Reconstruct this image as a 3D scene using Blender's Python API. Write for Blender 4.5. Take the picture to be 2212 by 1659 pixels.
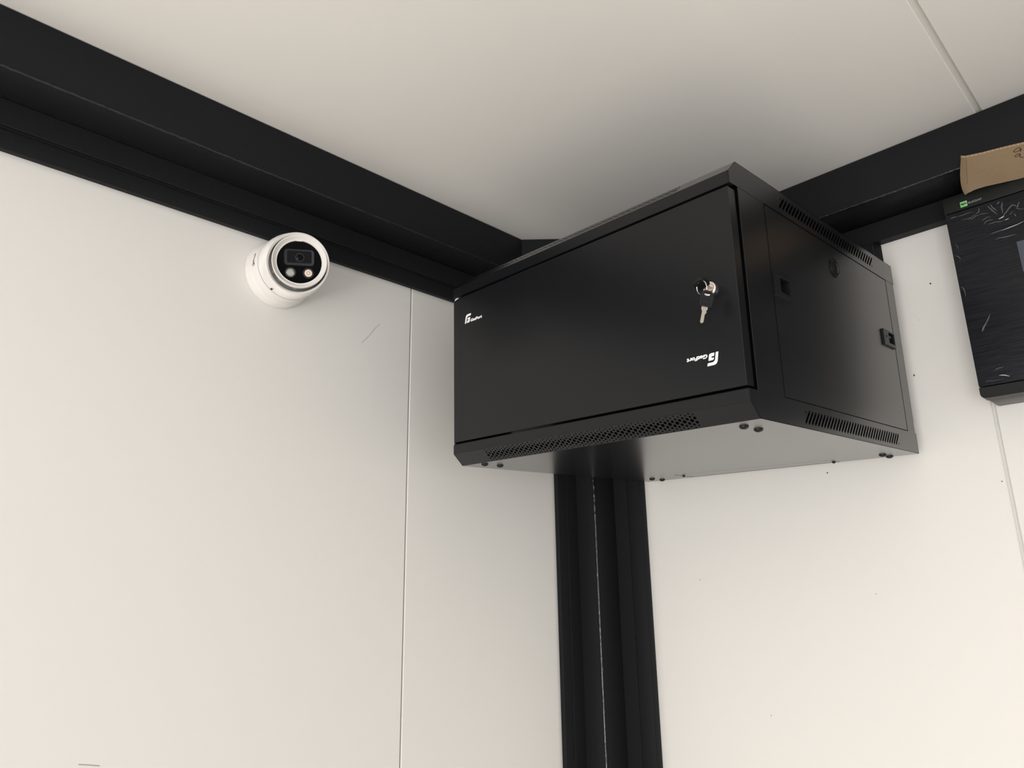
import bpy, bmesh, math, random
from mathutils import Vector, Matrix, Euler
random.seed(7)
scene = bpy.context.scene
for o in list(bpy.data.objects):
    bpy.data.objects.remove(o)
COL = scene.collection
PI = math.pi

# ------------------------------------------------------------------ camera
cam_data = bpy.data.cameras.new('camera')
cam_data.sensor_width = 36.0
cam_data.lens = 1548.52 / 2212 * 36.0
cam_data.clip_start = 0.01
cam = bpy.data.objects.new('camera', cam_data)
cam.location = (1.1606, -1.4760, 1.7126)
cam.rotation_euler = (1.8426, 0.0153, 0.7876)
COL.objects.link(cam)
scene.camera = cam

# ------------------------------------------------------------------ world, daylight, exposure
w = bpy.data.worlds.new('sky')
scene.world = w
w.use_nodes = True
w.node_tree.nodes['Background'].inputs[0].default_value = (0.80, 0.88, 1.0, 1)
w.node_tree.nodes['Background'].inputs[1].default_value = 0.6


def area(name, loc, rot, sx, sy, power, color):
    d = bpy.data.lights.new(name, 'AREA')
    d.shape = 'RECTANGLE'
    d.size, d.size_y = sx, sy
    d.energy = power
    d.color = color
    o = bpy.data.objects.new(name, d)
    o.location = loc
    o.rotation_euler = rot
    COL.objects.link(o)
    return o


# daylight coming in through the glazed opening behind the camera; the side lamp is an added weak fill
area('daylight_back_low', (1.75, -4.12, 0.65), (math.radians(90), 0, 0), 2.4, 1.0, 71, (1.0, 0.978, 0.945))
area('daylight_back_high', (1.75, -4.12, 1.75), (math.radians(90), 0, 0), 2.4, 1.1, 25, (1.0, 0.978, 0.95))
area('side_fill', (3.32, -1.95, 1.30), (math.radians(90), 0, math.radians(90)), 2.6, 2.0, 6, (0.84, 0.93, 1.0))

vs = scene.view_settings
vs.view_transform = 'Standard'
vs.look = 'None'
vs.gamma = 1.0
vs.use_curve_mapping = False
vs.exposure = 0.0


# ------------------------------------------------------------------ materials
def mat(name, col, rough=0.5, metal=0.0, spec=0.5, noise=None, bump=None, coat=0.0, alpha=1.0, trans=0.0, rvar=None):
    """noise=(scale, amount) small colour variation, bump=(scale, strength, distance)"""
    m = bpy.data.materials.new(name)
    m.use_nodes = True
    nt = m.node_tree
    b = nt.nodes['Principled BSDF']
    b.inputs['Base Color'].default_value = (*col, 1)
    b.inputs['Roughness'].default_value = rough
    b.inputs['Metallic'].default_value = metal
    b.inputs['Specular IOR Level'].default_value = spec
    b.inputs['Coat Weight'].default_value = coat
    b.inputs['Alpha'].default_value = alpha
    b.inputs['Transmission Weight'].default_value = trans
    tc = nt.nodes.new('ShaderNodeTexCoord')
    if noise:
        n = nt.nodes.new('ShaderNodeTexNoise')
        n.inputs['Scale'].default_value = noise[0]
        n.inputs['Detail'].default_value = 4
        nt.links.new(tc.outputs['Object'], n.inputs['Vector'])
        mx = nt.nodes.new('ShaderNodeMix')
        mx.data_type = 'RGBA'
        mx.inputs[6].default_value = (*[max(0, c * (1 - noise[1])) for c in col], 1)
        mx.inputs[7].default_value = (*[min(1, c * (1 + noise[1])) for c in col], 1)
        nt.links.new(n.outputs['Fac'], mx.inputs[0])
        nt.links.new(mx.outputs[2], b.inputs['Base Color'])
    if rvar:
        n = nt.nodes.new('ShaderNodeTexNoise')
        n.inputs['Scale'].default_value = rvar[0]
        nt.links.new(tc.outputs['Object'], n.inputs['Vector'])
        mr = nt.nodes.new('ShaderNodeMapRange')
        mr.inputs[3].default_value = rough - rvar[1]
        mr.inputs[4].default_value = rough + rvar[1]
        nt.links.new(n.outputs['Fac'], mr.inputs[0])
        nt.links.new(mr.outputs[0], b.inputs['Roughness'])
    if bump:
        n = nt.nodes.new('ShaderNodeTexNoise')
        n.inputs['Scale'].default_value = bump[0]
        n.inputs['Detail'].default_value = 3
        nt.links.new(tc.outputs['Object'], n.inputs['Vector'])
        bp = nt.nodes.new('ShaderNodeBump')
        bp.inputs['Strength'].default_value = bump[1]
        bp.inputs['Distance'].default_value = bump[2]
        nt.links.new(n.outputs['Fac'], bp.inputs['Height'])
        nt.links.new(bp.outputs['Normal'], b.inputs['Normal'])
    return m


M = {}
M['wall'] = mat('white_panel', (0.82, 0.797, 0.76), 0.45, spec=0.3, noise=(1.2, 0.012), bump=(900, 0.04, 0.0004))
M['ceil'] = mat('ceiling_panel', (0.82, 0.797, 0.76), 0.5, spec=0.3, noise=(1.0, 0.012), bump=(900, 0.06, 0.0004))
M['joint'] = mat('joint_strip', (0.70, 0.70, 0.65), 0.5, spec=0.3)
M['floor'] = mat('floor_vinyl', (0.60, 0.55, 0.49), 0.5, noise=(6, 0.12))
M['outer'] = mat('plain_wall', (0.72, 0.70, 0.67), 0.6)
M['steel'] = mat('black_paint', (0.0170, 0.0176, 0.0192), 0.36, spec=0.06, bump=(260, 0.35, 0.0012), rvar=(40, 0.06))
M['weld'] = mat('weld_paint', (0.010, 0.010, 0.011), 0.2, spec=0.55, bump=(420, 0.6, 0.002))
M['weld_gloss'] = mat('weld_gloss_paint', (0.012, 0.012, 0.013), 0.13, spec=0.9, bump=(160, 0.25, 0.0015))
M['powder'] = mat('black_powder_coat', (0.0082, 0.0088, 0.0102), 0.27, spec=0.16, bump=(1600, 0.05, 0.0003), coat=0.85)
_pb = M['powder'].node_tree.nodes['Principled BSDF']
_pb.inputs['Coat IOR'].default_value = 1.28
_pb.inputs['Coat Roughness'].default_value = 0.25
M['powder_in'] = mat('black_inside', (0.006, 0.006, 0.006), 0.6, spec=0.2)
M['plastic'] = mat('black_plastic', (0.0095, 0.0098, 0.0110), 0.35, spec=0.28)
M['white_print'] = mat('white_print', (0.92, 0.92, 0.92), 0.5)
M['chrome'] = mat('chrome', (0.82, 0.797, 0.76), 0.12, metal=1.0)
M['brass'] = mat('key_metal', (0.56, 0.49, 0.41), 0.36, metal=1.0, noise=(300, 0.12))
M['cctv'] = mat('white_camera_paint', (0.83, 0.80, 0.765), 0.38, spec=0.45)
M['eye_dark'] = mat('dark_eyeball', (0.03, 0.03, 0.03), 0.5)
M['grey'] = mat('grey_plastic', (0.16, 0.155, 0.145), 0.5)
M['glass'] = mat('black_glass', (0.0025, 0.0026, 0.0034), 0.10, spec=0.06)
M['window_dark'] = mat('window_dark', (0.0075, 0.0078, 0.0085), 0.4, spec=0.1)
M['lens_frame'] = mat('lens_frame', (0.036, 0.037, 0.041), 0.5, spec=0.15)
M['lens'] = mat('lens', (0.0015, 0.0015, 0.002), 0.08, spec=0.12)
M['led_s'] = mat('reflector', (0.75, 0.74, 0.70), 0.15, metal=1.0, bump=(700, 1.0, 0.003))
M['led_w'] = mat('led_lens', (0.80, 0.70, 0.64), 0.3)
M['led_c'] = mat('led_chip', (0.62, 0.38, 0.20), 0.4)
M['print'] = mat('dark_print', (0.03, 0.035, 0.04), 0.5)
M['card'] = mat('cardboard', (0.300, 0.215, 0.135), 0.85, spec=0.1, noise=(420, 0.14), bump=(500, 0.2, 0.0006))
M['card_edge'] = mat('cardboard_edge', (0.58, 0.42, 0.27), 0.85, spec=0.15)
M['card_dark'] = mat('cardboard_crease', (0.13, 0.085, 0.05), 0.9, spec=0.1)
M['marker'] = mat('marker_ink', (0.035, 0.018, 0.012), 0.6)
M['box'] = mat('enclosure_black', (0.0080, 0.0088, 0.0090), 0.42, spec=0.28, bump=(1200, 0.08, 0.0003))
M['boxgrey'] = mat('enclosure_back', (0.06, 0.06, 0.058), 0.4, spec=0.5)
M['green'] = mat('green_badge', (0.22, 0.60, 0.20), 0.5)
M['badge_text'] = mat('grey_letters', (0.45, 0.47, 0.45), 0.4)
M['film'] = mat('film_crease', (0.26, 0.26, 0.27), 0.3, spec=0.4, alpha=0.28)  # pale crease colours carry the highlights on the film
M['film_glint'] = mat('film_crease_glint', (0.75, 0.75, 0.77), 0.2, spec=0.8, alpha=0.85)
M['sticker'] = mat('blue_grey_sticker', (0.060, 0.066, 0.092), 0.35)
M['dirt'] = mat('dirt', (0.02, 0.016, 0.013), 0.8)
M['scratch'] = mat('scratch', (0.42, 0.39, 0.36), 0.7)


def door_film_material():
    """dark smoked door under a cling film: faint horizontal brushing and wrinkles in the film's relief"""
    m = mat('smoked_door', (0.0085, 0.0092, 0.012), 0.30, spec=0.25)
    nt = m.node_tree
    b = nt.nodes['Principled BSDF']
    tc = nt.nodes.new('ShaderNodeTexCoord')
    mp = nt.nodes.new('ShaderNodeMapping')
    mp.inputs['Scale'].default_value = (18, 1, 700)
    nt.links.new(tc.outputs['Object'], mp.inputs['Vector'])
    n = nt.nodes.new('ShaderNodeTexNoise')
    n.inputs['Scale'].default_value = 1.0
    n.inputs['Detail'].default_value = 5
    nt.links.new(mp.outputs['Vector'], n.inputs['Vector'])
    cr = nt.nodes.new('ShaderNodeValToRGB')
    cr.color_ramp.elements[0].position = 0.38
    cr.color_ramp.elements[0].color = (0.0065, 0.0072, 0.0105, 1)
    cr.color_ramp.elements[1].position = 0.72
    cr.color_ramp.elements[1].color = (0.021, 0.022, 0.026, 1)
    nt.links.new(n.outputs['Fac'], cr.inputs['Fac'])
    nt.links.new(cr.outputs['Color'], b.inputs['Base Color'])
    n2 = nt.nodes.new('ShaderNodeTexNoise')
    mp2 = nt.nodes.new('ShaderNodeMapping')
    mp2.inputs['Scale'].default_value = (60, 1, 190)
    nt.links.new(tc.outputs['Object'], mp2.inputs['Vector'])
    nt.links.new(mp2.outputs['Vector'], n2.inputs['Vector'])
    n2.inputs['Scale'].default_value = 1.0
    n2.inputs['Detail'].default_value = 4
    bp = nt.nodes.new('ShaderNodeBump')
    bp.inputs['Strength'].default_value = 0.25
    bp.inputs['Distance'].default_value = 0.0015
    nt.links.new(n2.outputs['Fac'], bp.inputs['Height'])
    nt.links.new(bp.outputs['Normal'], b.inputs['Normal'])
    return m


M['door_film'] = door_film_material()


# ------------------------------------------------------------------ mesh helpers
def merge(bm, other, mx=None):
    """append bmesh `other` to bm, transformed"""
    vm = {}
    for v in other.verts:
        co = v.co if mx is None else mx @ v.co
        vm[v.index] = bm.verts.new(co)
    for f in other.faces:
        try:
            bm.faces.new([vm[v.index] for v in f.verts])
        except ValueError:
            pass
    other.free()


def box(bm, lo, hi, bev=0.0, seg=1, mx=None):
    t = bmesh.new()
    bmesh.ops.create_cube(t, size=1.0)
    for v in t.verts:
        v.co = Vector([lo[i] + (v.co[i] + 0.5) * (hi[i] - lo[i]) for i in range(3)])
    if bev > 0:
        bmesh.ops.bevel(t, geom=t.edges[:], offset=bev, segments=seg, affect='EDGES', profile=0.5, clamp_overlap=True)
    t.verts.index_update()
    merge(bm, t, mx)


def prism(bm, pts, frame, d0, d1, bev=0.0):
    """extrude 2-D outline pts; frame(x, y, d) -> 3-D point"""
    t = bmesh.new()
    a = [t.verts.new(frame(x, y, d0)) for x, y in pts]
    b = [t.verts.new(frame(x, y, d1)) for x, y in pts]
    n = len(pts)
    t.faces.new(a[::-1])
    t.faces.new(b)
    for i in range(n):
        t.faces.new((a[i], a[(i + 1) % n], b[(i + 1) % n], b[i]))
    bmesh.ops.recalc_face_normals(t, faces=t.faces[:])
    if bev > 0:
        bmesh.ops.bevel(t, geom=t.edges[:], offset=bev, segments=1, affect='EDGES', profile=0.5, clamp_overlap=True)
    t.verts.index_update()
    merge(bm, t)


def lathe(bm, prof, frame, seg=48, close=False):
    """prof: list of (r, h); frame: Matrix taking local z as the axis"""
    rings = []
    for r, h in prof:
        if r < 1e-6:
            rings.append([bm.verts.new(frame @ Vector((0, 0, h)))])
        else:
            rings.append([bm.verts.new(frame @ Vector((r * math.cos(2 * PI * k / seg), r * math.sin(2 * PI * k / seg), h))) for k in range(seg)])
    for A, B in zip(rings, rings[1:]):
        for k in range(seg):
            q = [A[k % len(A)], A[(k + 1) % len(A)], B[(k + 1) % len(B)], B[k % len(B)]]
            u = []
            for v in q:
                if v not in u:
                    u.append(v)
            if len(u) > 2:
                bm.faces.new(u)


def tube(bm, pts, r, seg=8, closed=False, flat=1.0, up=None):
    pts = [Vector(p) for p in pts]
    n = len(pts)
    rings = []
    for i, p in enumerate(pts):
        if closed:
            d = pts[(i + 1) % n] - pts[i - 1]
        else:
            d = pts[min(i + 1, n - 1)] - pts[max(i - 1, 0)]
        d.normalize()
        ref = Vector(up) if up else (Vector((0, 0, 1)) if abs(d.z) < 0.9 else Vector((1, 0, 0)))
        s = d.cross(ref).normalized()
        t = s.cross(d).normalized()
        rr = r[i] if isinstance(r, (list, tuple)) else r
        rings.append([bm.verts.new(p + s * (rr * math.cos(2 * PI * k / seg)) + t * (rr * flat * math.sin(2 * PI * k / seg))) for k in range(seg)])
    m = n if closed else n - 1
    for i in range(m):
        A, B = rings[i], rings[(i + 1) % n]
        for k in range(seg):
            bm.faces.new((A[k], A[(k + 1) % seg], B[(k + 1) % seg], B[k]))
    if not closed:
        bm.faces.new(rings[0][::-1])
        bm.faces.new(rings[-1])


def plate(bm, loops, frame, thick, d0=0.0):
    """flat sheet: first loop is the outline, the others are holes; frame(x, y, d)"""
    c = bpy.data.curves.new('tmp', 'CURVE')
    c.dimensions = '2D'
    c.fill_mode = 'BOTH'
    c.extrude = thick / 2 * 1000
    for lp in loops:
        s = c.splines.new('POLY')
        s.points.add(len(lp) - 1)
        for p, (x, y) in zip(s.points, lp):
            p.co = (x * 1000, y * 1000, 0, 1)
        s.use_cyclic_u = True
    o = bpy.data.objects.new('tmp', c)
    COL.objects.link(o)
    dg = bpy.context.evaluated_depsgraph_get()
    me = bpy.data.meshes.new_from_object(o.evaluated_get(dg))
    bpy.data.objects.remove(o)
    vs_ = [bm.verts.new(frame(v.co.x / 1000, v.co.y / 1000, v.co.z / 1000 + d0)) for v in me.vertices]
    for p in me.polygons:
        try:
            bm.faces.new([vs_[i] for i in p.vertices])
        except ValueError:
            pass
    bpy.data.meshes.remove(me)
    bpy.data.curves.remove(c)


def text(bm, body, size, frame, thick=0.0002, bold=0.0, shear=0.0, width=None, sx=1.0, spacing=1.0):
    """flat lettering; frame(x, y, d); width rescales the whole line to that length"""
    c = bpy.data.curves.new('tmp', 'FONT')
    c.body = body
    c.size = size * 1000
    c.offset = bold * 1000
    c.shear = shear
    c.space_character = spacing
    c.extrude = thick / 2 * 1000
    c.resolution_u = 3
    o = bpy.data.objects.new('tmp', c)
    COL.objects.link(o)
    dg = bpy.context.evaluated_depsgraph_get()
    me = bpy.data.meshes.new_from_object(o.evaluated_get(dg))
    bpy.data.objects.remove(o)
    xs = [v.co.x for v in me.vertices]
    x0, x1 = min(xs), max(xs)
    k = sx if width is None else width * 1000 / (x1 - x0)
    vs_ = [bm.verts.new(frame((v.co.x - x0) * k / 1000, v.co.y / 1000, v.co.z / 1000)) for v in me.vertices]
    for p in me.polygons:
        try:
            bm.faces.new([vs_[i] for i in p.vertices])
        except ValueError:
            pass
    bpy.data.meshes.remove(me)
    bpy.data.curves.remove(c)


def obj(name, bm, material, parent=None, smooth=None, recalc=True):
    if recalc:
        bmesh.ops.recalc_face_normals(bm, faces=bm.faces[:])
    me = bpy.data.meshes.new(name)
    bm.to_mesh(me)
    bm.free()
    if smooth is not None:
        for p in me.polygons:
            p.use_smooth = True
        me.set_sharp_from_angle(angle=math.radians(smooth))
    me.materials.append(M[material])
    o = bpy.data.objects.new(name, me)
    COL.objects.link(o)
    if parent:
        o.parent = parent
    return o


def thing(name, label, cat, loc=(0, 0, 0), rot=(0, 0, 0), group=None):
    o = bpy.data.objects.new(name, None)
    o.empty_display_size = 0.05
    o.location = loc
    o.rotation_euler = rot
    COL.objects.link(o)
    o['label'] = label
    o['category'] = cat
    if group:
        o['group'] = group
    return o


def struct(o):
    o['kind'] = 'structure'
    return o


def NB():
    return bmesh.new()


# ------------------------------------------------------------------ room shell
ZC = 2.5
XR, YB = 3.2, -4.0           # far side wall, back wall (behind the camera)

# left wall (x = 0): backing, joint fillers and sandwich panels as pieces
b = NB(); box(b, (-0.08, YB, 0), (-0.012, 0.08, ZC))
wl = struct(obj('wall_left', b, 'joint'))
ys = [0.0, -0.6120, -1.612, -2.612, -3.612, YB]
for y1, y0 in zip(ys, ys[1:]):
    b = NB(); box(b, (-0.014, y0 + (0.0014 if y0 > YB else 0), 0), (0, y1 - (0.0014 if y1 < 0 else 0), ZC), 0.0012)
    obj('wall_panel', b, 'wall', wl)
b = NB(); tube(b, [(0.0001, -0.691, 2.227), (0.0001, -0.702, 2.215), (0.0001, -0.712, 2.200), (0.0001, -0.722, 2.188), (0.0001, -0.732, 2.177)], 0.0005, 5)
obj('scratch', b, 'scratch', wl)
b = NB(); tube(b, [(0.0001, -1.142, 1.489), (0.0001, -1.130, 1.4865), (0.0001, -1.116, 1.483)], 0.0006, 5)
obj('scratch', b, 'scratch', wl)

# right wall (y = 0)
b = NB(); box(b, (0, 0.005, 0), (XR, 0.08, ZC))
wr = struct(obj('wall_right', b, 'joint'))
xs = [0.0, 0.8910, 1.891, 2.891, XR]
for x0, x1 in zip(xs, xs[1:]):
    g0 = 0.0026 if x0 > 0 else 0
    g1 = 0.0026 if x1 < XR else 0
    b = NB(); box(b, (x0 + g0, 0, 0), (x1 - g1, 0.012, ZC), 0.0015)
    obj('wall_panel', b, 'wall', wr)
random.seed(3)
for fx, fz, fr in ((0.830, 2.256, .0022), (0.775, 2.084, .0022), (0.588, 1.919, .0016), (0.277, 1.715, .0010), (0.648, 1.684, .0009),
                   (0.413, 1.449, .0010), (0.865, 2.224, .0007), (0.882, 1.870, .0012), (0.80, 2.19, .0006), (0.93, 1.93, .0008)):
    b = NB()
    pts = []
    for k in range(7):
        a = 2 * PI * k / 7 + random.uniform(-.3, .3)
        r = fr * random.uniform(0.55, 1.15)
        pts.append((fx + r * math.cos(a) * 0.8, fz + r * math.sin(a)))
    prism(b, pts, lambda x, z, d: Vector((x, d, z)), 0.0004, -0.0007)
    obj('paint_fleck', b, 'dirt', wr)

# ceiling (z = 2.5)
b = NB(); box(b, (-0.08, YB, ZC + 0.004), (XR, 0.08, ZC + 0.1))
ce = struct(obj('ceiling', b, 'joint'))
xs = [0.0, 0.9785, 1.9785, 2.9785, XR]
for x0, x1 in zip(xs, xs[1:]):
    g0 = 0.0042 if x0 > 0 else 0
    g1 = 0.0042 if x1 < XR else 0
    b = NB(); box(b, (x0 + g0, YB, ZC), (x1 - g1, 0, ZC + 0.012), 0.0016)
    obj('ceiling_panel', b, 'ceil', ce)

b = NB(); box(b, (-0.08, YB - 0.1, -0.1), (XR + 0.1, 0.08, 0))
struct(obj('floor', b, 'floor'))
# back wall with the glazed opening the daylight comes through
b = NB()
box(b, (-0.08, YB - 0.1, 0), (0.5, YB, ZC + 0.1)); box(b, (3.0, YB - 0.1, 0), (XR + 0.1, YB, ZC + 0.1))
box(b, (0.5, YB - 0.1, 0), (3.0, YB, 0.1)); box(b, (0.5, YB - 0.1, 2.36), (3.0, YB, ZC + 0.1))
struct(obj('wall_back', b, 'outer'))
b = NB()
box(b, (XR, YB, 0), (XR + 0.1, -3.3, ZC + 0.1)); box(b, (XR, -0.6, 0), (XR + 0.1, 0.08, ZC + 0.1))
box(b, (XR, -3.3, 0), (XR + 0.1, -0.6, 0.25)); box(b, (XR, -3.3, 2.36), (XR + 0.1, -0.6, ZC + 0.1))
struct(obj('wall_side', b, 'outer'))
for nm, lo, hi, ax in (('window_1', (0.5, YB - 0.07, 0.1), (3.0, YB - 0.03, 2.36), 0), ('side_fill_frame', (XR + 0.03, -3.3, 0.25), (XR + 0.07, -0.6, 2.36), 1)):  # second frame sits in the opening added for the side fill
    b = NB()
    t = 0.05
    a0, a1, z0, z1 = lo[ax], hi[ax], lo[2], hi[2]
    for p, q, r, s in ((a0, a0 + t, z0, z1), (a1 - t, a1, z0, z1), (a0, a1, z0, z0 + t), (a0, a1, z1 - t, z1), ((a0 + a1) / 2 - t / 2, (a0 + a1) / 2 + t / 2, z0, z1)):
        l_, h_ = list(lo), list(hi)
        l_[ax], h_[ax], l_[2], h_[2] = p, q, r, s
        box(b, l_, h_)
    struct(obj(nm, b, 'steel'))

# ------------------------------------------------------------------ black steel frame
A, B_, ZB = 0.0899, 0.1222, 2.4055
TL, TR = 0.0120, 0.0252
ZS = 2.3640


def bead(pts, r, name, parent, seed, m='weld'):
    """lumpy weld bead along a polyline"""
    rnd = random.Random(seed)
    p0, p1 = Vector(pts[0]), Vector(pts[1])
    n = int((p1 - p0).length / 0.004)
    P, Rr = [], []
    for i in range(n + 1):
        P.append(p0.lerp(p1, i / n) + Vector([rnd.uniform(-.0003, .0003) for _ in range(3)]))
        Rr.append(r * rnd.uniform(0.82, 1.18))
    b = NB()
    tube(b, P, Rr, 7)
    return obj(name, b, m, parent, 60)


bl = thing('steel_beam', 'black steel beam with stepped profile running above the left wall', 'beam', (0, -2.0, ZS))
def loc(o, p):
    """parent o to p keeping world-space mesh coordinates"""
    o.parent = p
    o.location = -Vector(p.location)
    return o
b = NB(); box(b, (0, YB, ZB), (A, -0.003, ZC - 0.001), 0.0025, 2)
loc(obj('box_section', b, 'steel', None, 30), bl)
b = NB(); box(b, (0, YB, ZS), (TL, -0.18, ZB), 0.0012)
loc(obj('flange', b, 'steel', None, 30), bl)
b = NB()
prism(b, [(0.0005, 2.3268), (TL, 2.3268), (TL, 2.3560), (TL - 0.0035, 2.3600), (TL - 0.0035, ZS), (0.0005, ZS)], lambda x, z, d: Vector((x, d, z)), YB, -0.18, 0.0008)
loc(obj('edge_strip', b, 'steel', None, 30), bl)
loc(bead([(A - 0.0017, YB + .01, ZB + 0.0012), (A - 0.0017, -0.125, ZB + 0.0012)], 0.0020, 'weld_bead', None, 1), bl)

br = thing('steel_beam', 'black steel beam above the right wall, behind the cardboard strip', 'beam', (1.6, 0, ZS))
b = NB(); box(b, (A, -B_, ZB + 0.001), (XR, -0.001, ZC - 0.001), 0.0025, 2)
loc(obj('box_section', b, 'steel', None, 30), br)
b = NB(); box(b, (0.16, -TR, ZS), (XR, 0, ZB), 0.0012)
loc(obj('flange', b, 'steel', None, 30), br)
loc(bead([(A + .01, -B_ + 0.0018, ZB + 0.0018), (XR - .01, -B_ + 0.0018, ZB + 0.0018)], 0.0021, 'weld_bead', None, 2), br)

cp = thing('corner_post', 'black ribbed steel corner post standing below the wall cabinet', 'post', (0, 0, 0))
b = NB(); box(b, (0, -0.1031, 0), (0.0679, 0, ZB), 0.0022, 2)
obj('box_section', b, 'steel', cp, 30)
b = NB(); box(b, (0, -0.1412, 0), (TL, -0.1031, ZS), 0.001)
obj('flange', b, 'steel', cp, 30)
b = NB(); box(b, (0, -0.1727, 0), (TL - 0.0003, -0.1417, ZB), 0.0014)
obj('edge_strip', b, 'steel', cp, 30)
b = NB(); box(b, (0.0679, -TR, 0), (0.1072, 0, ZB), 0.0006)
obj('flange', b, 'steel', cp, 30)
b = NB(); box(b, (0.1076, -TR - 0.0001, 0), (0.1457, 0, ZB), 0.0024, 2)
obj('edge_strip', b, 'steel', cp, 30)
bead([(0.0664, -0.1017, 0.02), (0.0664, -0.1017, ZB - 0.01)], 0.0029, 'weld_bead', cp, 3, 'weld_gloss')
b = NB()
prism(b, [(A - 0.001, -0.3610), (0.329, -B_ + 0.001), (A - 0.001, -B_ + 0.001)], lambda x, y, d: Vector((x, y, d)), ZB + 0.002, ZC - 0.0008, 0.001)
obj('corner_gusset', b, 'steel', cp)

mp = thing('mounting_post', 'short black steel post under the right beam, hidden behind the cabinet', 'post', (0.73, 0, 1.965))
b = NB()
prism(b, [(-0.05, 0), (-0.0165, -TR), (0.0165, -TR), (0.0264, 0)], lambda x, y, d: Vector((x, y, d)), 0, ZS - 1.965, 0.0012)
obj('post_body', b, 'steel', mp)
bead([(0.0168, -TR + 0.0005, 0.0), (0.0168, -TR + 0.0005, ZS - 1.966)], 0.0011, 'edge_weld', mp, 5)

# ------------------------------------------------------------------ wall cabinet
CO = Vector((0.15368, -0.62094, 1.92525))
CR = (0.0314, 0.0249, -0.0296)
CW, CD, CH = 0.600, 0.599, 0.364
CMX = Matrix.Translation(CO) @ Euler(CR, 'XYZ').to_matrix().to_4x4()
cab = thing('wall_cabinet', 'black metal wall cabinet with a locked front door, hung in the corner below the ceiling', 'cabinet', CO, CR)
Z1, Z2, Z3, Z4, YC = 0.0203, 0.0371, 0.3258, 0.3437, 0.0209
TH = 0.0012


def circ(x, y, r, n=12):
    return [(x + r * math.cos(2 * PI * k / n), y + r * math.sin(2 * PI * k / n)) for k in range(n)]


def hole_pattern():
    L = math.hypot(Z1, YC)
    H = []
    for k in range(36):
        u = 0.0855 + 0.012 * k
        for t, r in ((0.085, .00125), (0.27, .0018), (0.50, .0029), (0.735, .0019), (0.92, .00125)):
            H.append(circ(u, t * L, r))
        for t, r in ((0.165, .0013), (0.375, .0024), (0.635, .0024), (0.835, .0014)):
            H.append(circ(u + 0.006, t * L, r))
    return L, H


def slot(v0, w0, v1, w1, r=0.0021, n=5):
    d = Vector((v1 - v0, w1 - w0)).normalized()
    a = math.atan2(d.y, d.x)
    pts = []
    for k in range(n + 1):
        t = a - PI / 2 + PI * k / n
        pts.append((v1 - d.x * r + r * math.cos(t), w1 - d.y * r + r * math.sin(t)))
    for k in range(n + 1):
        t = a + PI / 2 + PI * k / n
        pts.append((v0 + d.x * r + r * math.cos(t), w0 + d.y * r + r * math.sin(t)))
    return pts


def cover(top):
    """sheet-metal cap: vertical fascia, perforated chamfer, slotted sides"""
    F = (lambda w: CH - w) if top else (lambda w: w)
    lip = (CH - Z3) if top else Z2
    z1 = (CH - Z4) if top else Z1
    b = NB()
    # fascia
    box(b, (0, 0, min(F(z1), F(lip))), (CW, TH, max(F(z1), F(lip))), 0.0003)
    # folded return of the fascia edge
    box(b, (TH, 0, F(lip) - 0.0006), (CW - TH, 0.012, F(lip) + 0.0006))
    # perforated chamfer
    L, H = hole_pattern()
    L2 = math.hypot(z1, YC)
    def fr(x, y, d):
        t = y / L
        n = Vector((0, z1, YC)).normalized()          # inward normal in (v, w)
        p = Vector((x, YC * t, z1 * (1 - t))) + n * (d + TH / 2)
        return Vector((p.x, p.y, F(p.z)))
    plate(b, [[(0, 0), (CW, 0), (CW, L), (0, L)]] + H, fr, TH)
    # bottom / top sheet
    if top:
        box(b, (0, YC, CH - TH), (CW, CD, CH))
    else:
        plate(b, [[(0, YC), (CW, YC), (CW, CD), (0, CD)], [(0.127, 0.519), (0.4575, 0.551), (0.459, 0.596), (0.127, 0.596)]],
              lambda x, y, d: Vector((x, y, d + TH / 2)), TH)
    # sides with slots
    out = [(0, z1), (YC, 0), (CD, 0), (CD, lip), (0, lip)]
    sl = []
    for k in range(35):
        v = 0.01005 * k
        if top:
            s0, s1 = (0.1445 + v, CH - 0.3350), (0.1625 + v, CH - 0.3550)
        else:
            s0, s1 = (0.1485 + v, 0.0074), (0.1665 + v, 0.0272)
        sl.append(slot(s0[0], s0[1], s1[0], s1[1]))
    if top:
        sl.append(circ(0.1500, CH - 0.3518, 0.0018, 8)); sl.append(circ(0.4985, CH - 0.3378, 0.0018, 8))
    else:
        sl.append(circ(0.1530, 0.0240, 0.0018, 8)); sl.append(circ(0.5045, 0.0100, 0.0018, 8))
    for ux in (TH / 2, CW - TH / 2):
        plate(b, [out] + sl, lambda x, y, d, ux=ux: Vector((ux + d, x, F(y))), TH)
    # back lip
    box(b, (0, CD - TH, min(F(0), F(lip))), (CW, CD + 0.0012, max(F(0), F(lip))))
    return b


tcov = obj('top_cover', cover(True), 'powder', cab)
bcov = obj('bottom_cover', cover(False), 'powder', cab)

# body: open shell of posts, left wall and back
b = NB()
U0, U1 = 0.0014, CW - 0.0004
wl0, wl1 = Z2 - 0.012, Z3 + 0.012
box(b, (U0, 0.0195, wl0), (U0 + 0.0015, CD - 0.003, wl1))
box(b, (U0, CD - 0.0045, wl0), (U1, CD - 0.003, wl1))
box(b, (U1 - 0.0015, 0.0222, wl0), (U1, 0.0948, wl1), 0.0006)
box(b, (U1 - 0.0015, 0.5600, wl0), (U1, CD - 0.003, wl1), 0.0004)
box(b, (U0, 0.0195, wl0), (U0 + 0.03, 0.0210, wl1))
box(b, (U1 - 0.03, 0.0380, wl0), (U1 - 0.0015, 0.0395, wl1))
box(b, (U1 - 0.0150, 0.0920, wl0), (U1 - 0.0135, 0.1050, wl1)); box(b, (U1 - 0.0150, 0.5500, wl0), (U1 - 0.0135, 0.5640, wl1))
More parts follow.
